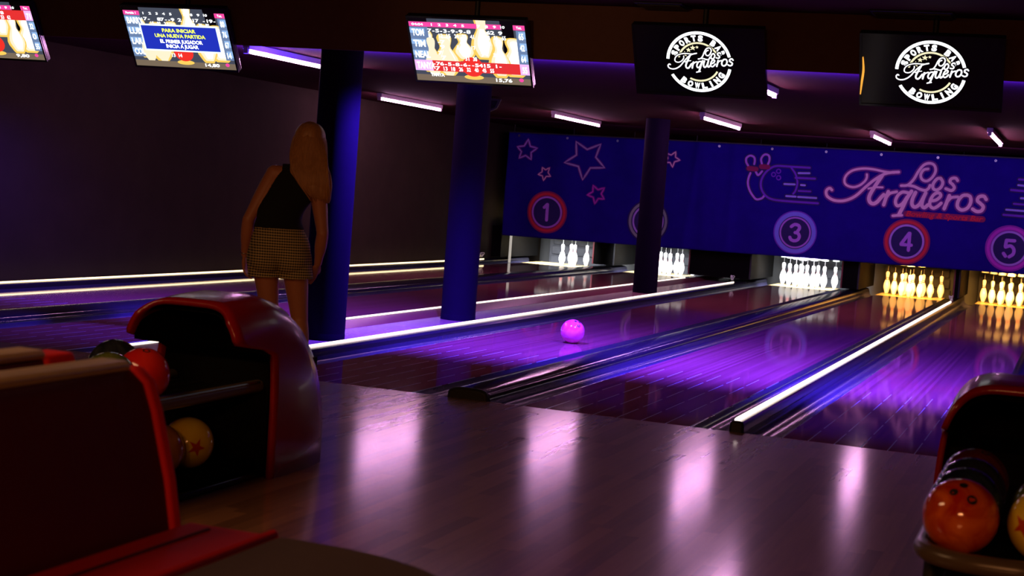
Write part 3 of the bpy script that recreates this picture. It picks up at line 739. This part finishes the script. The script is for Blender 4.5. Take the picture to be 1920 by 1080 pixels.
# balls ------------------------------------------------------------------
BR = .108
def ball(loc, m, lab, rot=(0,0,0), group=None, emblem=None, holes=(0,0,1)):
    o = MB().ellipsoid((0,0,0), (BR,BR,BR), 40, 24).build('bowling_ball', m, smooth=180)
    o.location = loc; o.rotation_euler = rot
    tag(o, lab, 'bowling ball', group)
    d = Vector(holes).normalized(); s1 = d.orthogonal().normalized(); s2 = d.cross(s1)
    for a, b, r in ((-.020,.014,.0125),(.020,.014,.0125),(0,-.040,.015)):
        c = (d*BR + s1*a + s2*b).normalized()*(BR+.0004)
        n = c.normalized(); p1 = n.orthogonal().normalized(); p2 = n.cross(p1)
        pts = [(n*math.sqrt(max(0,(BR+.0005)**2-r*r))+p1*r*math.cos(2*PI*k/16)+p2*r*math.sin(2*PI*k/16)) for k in range(16)]
        MB().add(pts, [tuple(range(16))]).build('finger_hole', M['black'], o, smooth=0)
    if emblem:
        n = Vector(emblem[0]).normalized(); p1 = Vector((0,0,1)).cross(n).normalized(); p2 = n.cross(p1)
        pts = []; e = MB()
        star = [( (.042 if k%2 == 0 else .016)*math.sin(PI*k/5+.4), (.042 if k%2 == 0 else .016)*math.cos(PI*k/5+.4)) for k in range(10)]
        ctr = n*(BR+.0012); ring = [((n*BR+p1*a+p2*b).normalized())*(BR+.0012) for a,b in star]
        mid = [((n*BR+p1*a*.5+p2*b*.5).normalized())*(BR+.0014) for a,b in star]
        vs = [ctr]+mid+ring; fs = []
        for k in range(10):
            k2 = (k+1)%10; fs.append((0,1+k2,1+k)); fs.append((1+k,1+k2,11+k2,11+k))
        MB().add(vs, fs).build('emblem', emblem[1], o, smooth=0)
    return o
BM = dict(pink=ball_material('pink_ball', (.80,.05,.45), (.95,.16,.60)), orange=ball_material('orange_ball', (.55,.022,.006), (.95,.19,.025), 8), yellow=ball_material('yellow_ball', (.88,.60,.035), (.95,.76,.06), 5), red=ball_material('red_ball', (.60,.012,.010), (.72,.03,.015), 5),
          green=ball_material('green_ball', (.08,.11,.02), (.16,.17,.03)), black=ball_material('black_ball', (.010,.012,.016), (.03,.035,.045)), peach=ball_material('peach_ball', (.55,.20,.05), (.70,.32,.08)), navy=ball_material('navy_ball', (.008,.012,.03), (.03,.05,.09)), maroon=ball_material('maroon_ball', (.07,.008,.008), (.14,.02,.015)))
redmark = mat('red_mark', (.62,.05,.01), .3)
ball((-1.02,4.26,BR), BM['pink'], 'glowing pink bowling ball rolling down the lane under the number 3 sign', holes=(.5,-.3,.8))

# ball returns ------------------------------------------------------------
def ball_return(xc, lab):
    t = thing('ball_return', lab, 'ball return', (xc,-3.0,0), group='ball returns on the approach')
    Y0 = -3.0
    def H(Y):
        K = [(-3.50,.735),(-3.30,.762),(-3.10,.772),(-2.95,.735),(-2.82,.665),(-2.72,.575),(-2.66,.475),(-2.635,.40)]
        if Y <= K[0][0]: return K[0][1]
        for (a,p),(b,q) in zip(K,K[1:]):
            if Y <= b:
                f = (Y-a)/(b-a); return p+(q-p)*f
        return K[-1][1]
    def shell(mb, kx, kz, dy, back=True, mi=0):
        NU, NV = 48, 22
        cols = []
        for i in range(NU+1):
            a = PI*i/NU; c, s = math.cos(a), math.sin(a)
            x = .285*math.copysign(abs(c)**.42, c)*kx; zh = max(0,s)**.50
            z0 = zh*.75
            f = min(1,max(0,(z0-.53)/.09)); f = f*f*(3-2*f)
            yf = -3.18-.30*f + .10*max(0,(z0-.70)/.05)*f*.5 + dy
            col = []
            for j in range(NV+1):
                v = j/NV; v = 1-(1-v)**1.7
                Y = yf+(-2.635-dy*.6-yf)*v; hh = H(Y)
                sx = 1-.10*max(0,(Y+2.95)/.32)**2
                col.append((x*sx, Y-Y0, zh*hh*kz))
            cols.append(col)
        vs = [p for c in cols for p in c]; n = NV+1; fs = []
        for i in range(NU):
            for j in range(NV): fs.append((i*n+j, i*n+j+1, (i+1)*n+j+1, (i+1)*n+j))
        if back: fs.append(tuple(i*n+NV for i in range(NU+1)))
        mb.add(vs, fs, mi); return mb
    o = shell(MB(), 1, 1, 0).build('hood', M['redshell'], t, smooth=50)
    md = o.modifiers.new('thick','SOLIDIFY'); md.thickness = .022; md.offset = 1
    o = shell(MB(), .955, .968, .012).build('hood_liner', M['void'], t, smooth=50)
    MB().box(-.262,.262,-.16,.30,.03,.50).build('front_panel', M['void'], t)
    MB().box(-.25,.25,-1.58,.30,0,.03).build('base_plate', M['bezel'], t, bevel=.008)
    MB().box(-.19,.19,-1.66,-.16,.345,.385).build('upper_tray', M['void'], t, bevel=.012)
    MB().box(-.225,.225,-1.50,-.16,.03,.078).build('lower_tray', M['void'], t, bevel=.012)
    for x in (-.115,.115): # runners under the balls
        r = MB()
        for d in (-.05,.05): r.tube([(x+d,-1.62,.388),(x+d,-.17,.388)], .008, 8)
        r.build('ball_runner', M['steel'], t)
    xr, yf, rc = .215, -1.79, .17
    path = [(xr,-.17,.402)]
    for i in range(9):
        a = -PI/2*i/8; path.append((xr-rc+rc*math.cos(a), yf+rc+rc*math.sin(a), .402))
    path += [(-p[0],p[1],p[2]) for p in path[::-1]]
    MB().tube(path, .028, 14).build('bumper_rail', M['darkrail'], t, smooth=70)
    MB().tube([(xr+.022,-.2,.424),(xr+.022,yf+rc,.424)], .006, 6).build('rail_bead', M['steel'], t)
    for x in (-.20,.20): MB().tube([(x,-1.45,.03),(x,-1.45,.35)], .022, 10).build('leg', M['black'], t)
    return t
ball_return(-.372, 'red ball return with a black mouth on the left, in front of the woman')
ball_return(3.030, 'red ball return with a black mouth, cut off by the right edge')
zt = .396+BR
ball((-.262,-3.93,zt), BM['red'], 'shiny red ball on the left ball return, just over the seat back', group='balls on the left ball return', holes=(0,0,1))
ball((-.262,-4.165,zt), BM['green'], 'dull green ball beside the red ball on the left ball return', group='balls on the left ball return', holes=(0,1,.3))
ball((-.492,-3.78,zt), BM['black'], 'black ball behind the green one on the left ball return', group='balls on the left ball return')
zl = .078+BR
ball((-.262,-3.555,zl), BM['yellow'], 'yellow ball with a red mark on the lower rack of the left ball return', group='balls on the left ball return', emblem=((.75,-.62,-.02), redmark), holes=(-.6,.2,.7))
ball((-.262,-3.790,zl), BM['peach'], 'orange-yellow ball left of the yellow one on the lower rack', group='balls on the left ball return', holes=(-.6,.2,.7))
bl = 'balls on the right ball return'
ball((2.912,-4.63,zt), BM['orange'], 'large marbled orange ball at the front of the right ball return', group=bl, holes=(.02,-.62,.78))
ball((2.912,-4.405,zt), BM['navy'], 'dark ball directly behind the marbled orange ball', group=bl)
ball((2.912,-4.18,zt), BM['black'], 'black ball second behind the marbled orange ball', group=bl)
ball((2.912,-3.955,zt), BM['maroon'], 'dark maroon ball third behind the marbled orange ball', group=bl)
ball((3.148,-4.60,zt), BM['yellow'], 'yellow ball with a red mark cut off by the right edge', group=bl, emblem=((-.55,-.8,.05), redmark))
ball((3.148,-4.37,zt), BM['green'], 'dark green ball behind the yellow ball at the right edge', group=bl)

# seats -------------------------------------------------------------------
def bench(lab, flip, x_off, yend, et=.042):
    s = -1 if flip else 1
    t = thing('bench', lab, 'bench', (x_off,yend,0), (0,0,0), group='back to back benches')
    X = lambda x: s*x
    # profile of the back, x measured from the middle of its top
    fr = [(.035,.842),(.075,.810),(.102,.743),(.150,.578),(.196,.348),(.200,.20)]
    def prof(g, zt=0):
        f = [(X(x+g),z+zt) for x,z in fr]; b = [(X(-.06-g),.20),(X(-.07-g),.50),(X(-.06-g),.78),(X(-.035-g),.842+zt)]
        return (f+b) if not flip else (f+b)[::-1]
    Ln = 3.0
    MB().extrude(prof(0)[::-1], 'y', -Ln, -et+.002).build('backrest', M['vinyl'], t, bevel=.012, segs=3)
    MB().extrude(prof(.008,.004)[::-1], 'y', -et, 0).build('end_panel', M['redvinyl'], t, bevel=.010, segs=3)
    m = MB(); pr = [(-.045,.838),(-.052,.850),(-.040,.862),(.030,.862),(.044,.852),(.040,.836)]
    pr = [(X(a),b) for a,b in pr]; m.extrude(pr if not flip else pr[::-1], 'y', -Ln, -et-.013); m.build('top_cap', M['tancap'], t, bevel=.004)
    # seat, outline with a rounded far corner
    def outline(xa, xb, r, g=0):
        pts = [(xa,-Ln),(xb+g,-Ln)]
        for i in range(13):
            a = PI/2*i/12; pts.append((xb+g-r+r*math.cos(a), .02+g-r*.55+r*.55*math.sin(a)))
        pts.append((xa,.02+g))
        return [(X(a),b) for a,b in pts] if not flip else [(X(a),b) for a,b in pts][::-1]
    MB().extrude(outline(.43,.98,.48), 'z', .33, .478).build('seat_cushion', M['brownseat'], t, bevel=.025, segs=4)
    MB().extrude(outline(.19,.405,.02,-.002), 'z', .33, .474).build('seat_strip', M['redvinyl'], t, bevel=.02, segs=3)
    MB().tube([(X(.418),-Ln,.474),(X(.418),.02,.474),(X(.418),.03,.36)], .014, 8).build('piping', M['redvinyl'], t)
    MB().tube([(X(.27),-Ln,.474),(X(.27),-.03,.474)], .006, 8).build('seat_groove', M['vinyl'], t)
    MB().extrude(outline(.0,.90,.42,-.06), 'z', 0, .33).build('base', M['black'], t)
    return t
bench('maroon bench with red edging and tan top, its back filling the lower left corner', False, .985, -5.985)
bench('second maroon bench just behind, only its tan top and red end showing at left', True, .728, -5.90, .12)

# woman -------------------------------------------------------------------
fwd = Vector((-.4625,.8866,0)).normalized(); rgt = Vector((.8866,.4625,0))
BASE = Vector((-1.30,-.72,0))
def Q(p, d=0): return Vector(p)+fwd*d-BASE
J = dict(pel=Q((-1.385,-.712,.87)), waist=Q((-1.402,-.709,1.02),.01), chest=Q((-1.362,-.685,1.20),.05), uch=Q((-1.330,-.665,1.30),.07), neck=Q((-1.290,-.642,1.385),.10), head=Q((-1.272,-.630,1.525),.13),
 shL=Q((-1.458,-.705,1.325),.06), elL=Q((-1.580,-.768,1.035),.0), wrL=Q((-1.584,-.781,.825),.07), shR=Q((-1.205,-.617,1.272),.06), elR=Q((-1.150,-.620,.985),-.03), wrR=Q((-1.160,-.632,.800),.05),
 hpL=Q((-1.468,-.745,.83)), knL=Q((-1.404,-.744,.465),.04), anL=Q((-1.362,-.752,.085),-.01), hpR=Q((-1.302,-.678,.835)), knR=Q((-1.234,-.684,.46),.05), anR=Q((-1.205,-.696,.085),.0))
bd = MB()
def limb(a, b, ra, rb, mid=None, n=16, k=7):
    A, B = a, b; pts = []; rs = []
    for i in range(k+1):
        f = i/k; pts.append(A.lerp(B,f)); r = ra+(rb-ra)*f
        if mid: r += mid*math.sin(PI*min(1,f*1.25))
        rs.append(r)
    bd.tube(pts, rs, n); bd.ellipsoid(A,(ra,)*3,n,10); bd.ellipsoid(B,(rb,)*3,n,10)
def ell(c, rr, rf, rz):   # ellipsoid turned to face fwd
    m = MB(); m.ellipsoid((0,0,0),(rr,rf,rz),24,16)
    bd.add([c+rgt*v[0]+fwd*v[1]+Vector((0,0,v[2])) for v in m.v], m.f)
def ringloft(mb, rings, n=28, ridge=0, seed=0, cap=True):
    """rings: (centre, half width along rgt, half depth along fwd)"""
    vs = []; fs = []
    for i, (c, a, b) in enumerate(rings):
        for j in range(n):
            t = 2*PI*j/n; rr = 1+ridge*math.sin(9*t+seed+i*.10)+ridge*.6*math.sin(17*t+i*.2)
            vs.append(c+rgt*(a*math.cos(t)*rr)+fwd*(b*math.sin(t)*rr))
    for i in range(len(rings)-1):
        for j in range(n):
            j2 = (j+1)%n; fs.append((i*n+j,i*n+j2,(i+1)*n+j2,(i+1)*n+j))
    if cap: fs.append(tuple(range(n))[::-1]); fs.append(tuple((len(rings)-1)*n+j for j in range(n)))
    mb.add(vs, fs); return mb
def lerp3(R, sub=5):
    C = smooth2([r[0] for r in R], sub); A = smooth2([(r[1],r[2]) for r in R], sub)
    return [(c,a[0],a[1]) for c, a in zip(C,A)]
up = lambda z: Vector((0,0,z))
ringloft(bd, lerp3([(J['pel']-up(.09),.10,.08),(J['pel']-up(.03),.165,.108),(J['pel']+up(.05),.160,.105),(J['waist'],.122,.085),(J['waist']+up(.08),.126,.086),(J['chest'],.142,.098),(J['uch'],.140,.085),(J['uch']+up(.045)+rgt*.01,.095,.06),(J['neck']-up(.03),.055,.052)]))
ell(J['pel']-rgt*.075-fwd*.045-up(.04),.085,.075,.09); ell(J['pel']+rgt*.075-fwd*.045-up(.04),.085,.075,.09)
ell(J['chest']-rgt*.055+fwd*.055+up(.005),.062,.055,.066); ell(J['chest']+rgt*.055+fwd*.055+up(.005),.062,.055,.066)
limb(J['neck']-up(.05), J['head']-up(.06), .052, .047)
ell(J['head']+up(.02),.074,.094,.102); ell(J['head']+fwd*.03-up(.045),.056,.062,.068); ell(J['head']+fwd*.062-up(.095),.026,.022,.018)
ell(J['head']+fwd*.100-up(.012),.011,.014,.022); ell(J['head']+fwd*.108-up(.026),.014,.012,.010)
for s in (-1,1): ell(J['head']+rgt*.076*s-fwd*.005-up(.01),.010,.018,.030)
limb(J['uch']+up(.03), J['shL'], .045, .052); limb(J['uch']+up(.01), J['shR'], .045, .052)
limb(J['shL'], J['elL'], .050, .036, .004); limb(J['elL'], J['wrL'], .036, .024, .006)
limb(J['shR'], J['elR'], .050, .036, .004); limb(J['elR'], J['wrR'], .036, .024, .006)
limb(J['hpL'], J['knL'], .088, .052); limb(J['knL'], J['anL'], .050, .034, .014)
limb(J['hpR'], J['knR'], .088, .052); limb(J['knR'], J['anR'], .050, .034, .014)
for an in ('anL','anR'):
    limb(J[an]-up(.03)-fwd*.03, J[an]-up(.055)+fwd*.13, .030, .026)
def hand(wr, dirv, palm_n, thumb_side, curl, spread=.5):
    d = Vector(dirv).normalized(); n = Vector(palm_n); n = (n-d*n.dot(d)).normalized(); w = d.cross(n)*thumb_side
    m = MB(); m.ellipsoid((0,0,0),(.040,.050,.016),18,12)
    c = wr+d*.055
    bd.add([c+w*v[0]+d*v[1]+n*v[2] for v in m.v], m.f)
    for off, L in ((.030,.070),(.010,.078),(-.010,.072),(-.029,.058)):
        p = wr+d*.088+w*off; dd = (d+w*off*spread*6).normalized(); q = [p-dd*.02, p]
        for k in range(3):
            a = curl*(k+1); v = (dd*math.cos(a)+n*math.sin(a)); p = p+v*L*(.42,.32,.26)[k]; q.append(p)
        rr = [.0085,.0088,.0082,.0076,.0064]
        bd.tube(q, rr, 10); [bd.ellipsoid(q[k],(rr[k],)*3,10,6) for k in range(1,5)]
    p = wr+d*.030+w*.030; q = [wr+d*.02+w*.018, p]
    for k in range(2):
        v = (d*.75+w*.60+n*.25*(k+1)).normalized(); p = p+v*(.036,.028)[k]; q.append(p)
    bd.tube(q, [.0115,.0105,.0095,.0075], 10); [bd.ellipsoid(q[k],(.0100-.001*k,)*3,10,6) for k in range(1,4)]
hand(J['wrL'], (.04,.10,-1), (.95,.2,0), -1, .28)
hand(J['wrR'], Vector((-.33,-.10,-.94))+fwd*.18, (-.8,.25,-.2), 1, .18)
tmp = bd.build('tmp', M['skin'], smooth=0)
r = tmp.modifiers.new('r','REMESH'); r.mode = 'VOXEL'; r.voxel_size = .0056
sm = tmp.modifiers.new('s','SMOOTH'); sm.factor = .5; sm.iterations = 5
dg = bpy.context.evaluated_depsgraph_get(); dg.update()
bme = bpy.data.meshes.new_from_object(tmp.evaluated_get(dg)); bme.name = 'body'
bpy.data.objects.remove(tmp)
woman = thing('person', 'blonde woman seen from behind in a black top and checked shorts, leaning by the column', 'person', tuple(BASE))
body = bpy.data.objects.new('body', bme); COL.objects.link(body); body.parent = woman
bme.materials.clear(); bme.materials.append(M['skin']); bme.polygons.foreach_set('use_smooth', [True]*len(bme.polygons))
# clothes follow the body surface
def segdist(p, a, b):
    ab = b-a; t = max(0,min(1,(p-a).dot(ab)/ab.length_squared)); return (p-(a+ab*t)).length
def garment(name, test, off, m, thick=.004):
    vmap = {}; mb = MB()
    keep = [test(v.co) for v in bme.vertices]
    par = list(range(len(keep)))                 # keep the largest connected piece only
    def fd(i):
        while par[i] != i: par[i] = par[par[i]]; i = par[i]
        return i
    for e in bme.edges:
        a_, b_ = e.vertices
        if keep[a_] and keep[b_]: par[fd(a_)] = fd(b_)
    cnt = {}
    for i, k_ in enumerate(keep):
        if k_: cnt[fd(i)] = cnt.get(fd(i),0)+1
    best = max(cnt, key=cnt.get)
    keep = [k_ and fd(i) == best for i, k_ in enumerate(keep)]
    for pl in bme.polygons:
        if all(keep[i] for i in pl.vertices):
            f = []
            for i in pl.vertices:
                if i not in vmap:
                    v = bme.vertices[i]; vmap[i] = len(mb.v); mb.v.append(tuple(v.co+v.normal*off(v.co)))
                f.append(vmap[i])
            mb.f.append(f); mb.m.append(0)
    o = mb.build(name, m, woman, smooth=180)
    s = o.modifiers.new('thick','SOLIDIFY'); s.thickness = thick; s.offset = 1
    s2 = o.modifiers.new('s','SMOOTH'); s2.factor = .5; s2.iterations = 8
    return o
def armd(p): return min(segdist(p,J['shL'],J['elL']), segdist(p,J['elL'],J['wrL']), segdist(p,J['wrL'],J['wrL']-up(.17)), segdist(p,J['shR'],J['elR']), segdist(p,J['elR'],J['wrR']), segdist(p,J['wrR'],J['wrR']-up(.17)-rgt*.05))
def top_t(p):
    if not (.985 < p.z < 1.40): return False
    if segdist(p,J['shL'],J['elL']) < .068 and p.z < 1.385: return False
    if segdist(p,J['shR'],J['elR']) < .066: return False
    if min(segdist(p,J['elL'],J['wrL']), segdist(p,J['elR'],J['wrR'])) < .06: return False
    return segdist(p,J['neck']-up(.05),J['head']) > .066
garment('sleeveless_top', top_t, lambda p: .011+.010*max(0,(1.15-p.z)/.17), M['blackcloth'])
def shorts_t(p): 
    if not (.700 < p.z < 1.000): return False
    if min(segdist(p,J['elL'],J['wrL']), segdist(p,J['elR'],J['wrR'])) < .048: return False
    dl = Vector((.04,.10,-1)).normalized(); dr = (Vector((-.33,-.10,-.94))+fwd*.18).normalized()
    return segdist(p,J['wrL'],J['wrL']+dl*.21) > .058 and segdist(p,J['wrR'],J['wrR']+dr*.21) > .058
garment('checked_shorts', shorts_t, lambda p: .013+.016*max(0,(.86-p.z)/.15), M['check'])
hc = J['head']
hr = MB()
ringloft(hr, lerp3([(hc+up(.128)-fwd*.02,.015,.02),(hc+up(.115)-fwd*.025,.055,.062),(hc+up(.075)-fwd*.030,.086,.088),(hc+up(.02)-fwd*.040,.097,.085),(hc-up(.05)-fwd*.060,.103,.072),(hc-up(.12)-fwd*.100+rgt*.004,.112,.058),
    (hc-up(.19)-fwd*.135+rgt*.020,.122,.046),(hc-up(.25)-fwd*.155+rgt*.042,.110,.040),(hc-up(.30)-fwd*.160+rgt*.066,.085,.032),(hc-up(.335)-fwd*.155+rgt*.098,.050,.022),(hc-up(.355)-fwd*.150+rgt*.130,.012,.010)], 6), 64, .022)
cp = MB(); cp.ellipsoid((0,0,0),(.084,.100,.108),120,80)
vs_ = [hc+up(.026)-fwd*.012+rgt*v[0]+fwd*v[1]+up(v[2]) for v in cp.v]
hr.add(vs_, [f for f in cp.f if all(cp.v[i][1] < .012 and cp.v[i][2] > -.06 or cp.v[i][2] > .040+.25*max(0,cp.v[i][1]-.04) for i in f)])
hair = hr.build('hair', M['hair'], woman, smooth=180)
st = MB()
for i in range(26):
    a = -1+2*i/25; o = rgt*(a*.10); e = rgt*(a*.055+.075+.02*random.random())
    p = [hc+up(.105)+o*.35-fwd*(.05*math.sqrt(max(0,1-a*a))+.03), hc+up(.03)+o*.93-fwd*(.085*math.sqrt(max(0,1-a*a))+.035), hc-up(.10)+o*1.08-fwd*.150, hc-up(.22)+o*.95+rgt*.03-fwd*.190, hc-up(.33+.03*random.random())+e-fwd*.175]
    st.tube(smooth2(p,5), [.004]+[.008]*15+[.007,.006,.005,.003,.001], 6)
st.build('hair_strands', M['hair'], woman, smooth=180)
for s in (-1,1):
    ey = MB().ellipsoid(hc+rgt*.029*s+fwd*.0845+up(.008),(.0105,.0095,.0065),14,10).build('eye', M['eye'], woman)
    MB().ellipsoid(hc+rgt*.029*s+fwd*.0915+up(.008),(.0050,.0035,.0050),12,8).build('iris', M['iris'], ey)
    MB().tube([hc+rgt*(.029*s+q)+fwd*(.092-abs(q)*.25)+up(.028-abs(q)*.15) for q in (-.018,-.006,.006,.018)], .0022, 6).build('eyebrow', M['hair'], woman)
MB().ellipsoid(hc+fwd*.094-up(.058),(.020,.008,.007),12,8).build('lips', M['lip'], woman)
a = (J['wrL']-J['elL']).normalized(); c = J['wrL']-a*.01; s1 = a.orthogonal().normalized(); s2 = a.cross(s1)
MB().tube([c+(s1*math.cos(2*PI*i/20)+s2*math.sin(2*PI*i/20))*.029 for i in range(20)], .003, 6, True).build('bracelet', M['metal'], woman)
for an in ('anL','anR'):
    sh = MB(); A = Vector((J[an].x,J[an].y,0))
    ringloft(sh, [(A+fwd*.045+up(.001),.044,.130),(A+fwd*.045+up(.022),.046,.134),(A+fwd*.045+up(.024),.043,.130),(A+fwd*.035+up(.05),.041,.115),(A+fwd*.010+up(.075),.038,.080),(A-fwd*.005+up(.095),.040,.052)], 24)
    sh.build('shoe', M['shoe'], woman, smooth=50)

# lights ------------------------------------------------------------------
def area(name, loc, target, sx, sy, power, col, spread=PI):
    l = bpy.data.lights.new(name,'AREA'); l.shape = 'RECTANGLE'; l.size = sx; l.size_y = sy; l.spread = spread; l.energy = power; l.color = col
    o = bpy.data.objects.new(name, l); COL.objects.link(o); o.location = loc
    d = Vector(target)-Vector(loc); o.rotation_euler = d.to_track_quat('-Z','Y').to_euler(); return o
def spot(name, loc, target, ang, blend, power, col, rad=.08):
    l = bpy.data.lights.new(name,'SPOT'); l.spot_size = math.radians(ang); l.spot_blend = blend; l.energy = power; l.color = col; l.shadow_soft_size = rad
    o = bpy.data.objects.new(name, l); COL.objects.link(o); o.location = loc
    d = Vector(target)-Vector(loc); o.rotation_euler = d.to_track_quat('-Z','Y').to_euler(); return o
UV = (.105,.040,1)
for k, pw in ((1,500),(2,1100),(3,2600),(4,2600),(5,2600)):
    spot('uv_wash', (LANEX[k],2.70,2.40), (LANEX[k],4.0,0), 100, .9, pw, UV)
spot('uv_column_wash', (-1.5,2.6,2.35), (-2.6,2.4,.9), 70, .8, 1200, UV)
area('uv_ceiling_fill', (.7,3.55,2.12), (.7,3.70,2.46), 10.4, .06, 620, (.05,.02,1), math.radians(130))  # added uplight hanging in mid-air, makes the blue band on the ceiling
area('uv_banner_left', (-4.4,15.2,2.36), (-4.4,17.45,1.3), 3.6, .12, 5, (.42,.30,1))
area('uv_banner_right', (.6,15.0,2.38), (.6,17.45,1.3), 6.0, .12, 32, (.46,.30,1))
for k in range(1,6):
    warm = k >= 4
    area('pin_light', (PLX[k],17.72,.66), (PLX[k],18.75,.10), .95, .10, 58 if warm else 85, (1,.45,.085) if warm else (.92,.96,1), math.radians(75))
area('seating_light', (-.9,-6.0,2.72), (-.7,-5.4,0), 1.6, .8, 40, (1,.52,.24))

spot('fascia_fill', (.3,-6.5,2.60), (-.75,2.2,2.68), 22, 1.0, 210, (1,.60,.30))  # added warm spot that brightens the middle of the fascia
area('warm_back_fill', (3.3,-12.2,2.6), (1.5,-5,.6), 1.6, .5, 95, (1,.38,.13))  # added warm fill from behind the camera for balls, seats and skin
w = bpy.data.worlds.new('world'); sc.world = w; w.use_nodes = True
w.node_tree.nodes['Background'].inputs[0].default_value = (.002,.0012,.003,1)

# camera --------------------------------------------------------------------
cam = bpy.data.cameras.new('camera'); co = bpy.data.objects.new('camera', cam); COL.objects.link(co)
cam.sensor_fit = 'HORIZONTAL'; cam.sensor_width = 36; cam.lens = 3003.015/1920*36; cam.clip_end = 200; cam.clip_start = .05
Rv = Vector((.93943911,.33448128,.07467553)); Uv = Vector((-.09128272,.03418614,.99523805)); Fv = Vector((-.33033563,.94178213,-.06264816))
co.matrix_world = Matrix(((Rv.x,Uv.x,-Fv.x,3.16218),(Rv.y,Uv.y,-Fv.y,-9.38230),(Rv.z,Uv.z,-Fv.z,1.34990),(0,0,0,1)))
cam.dof.use_dof = True; cam.dof.focus_distance = 13.5; cam.dof.aperture_fstop = 5.0
sc.camera = co

sc.view_settings.view_transform = 'Standard'; sc.view_settings.look = 'None'
sc.view_settings.exposure = 0; sc.view_settings.gamma = 1; sc.view_settings.use_curve_mapping = False
sc.cycles.use_denoising = True
sc.cycles.sample_clamp_indirect = 2
sc.cycles.max_bounces = 8
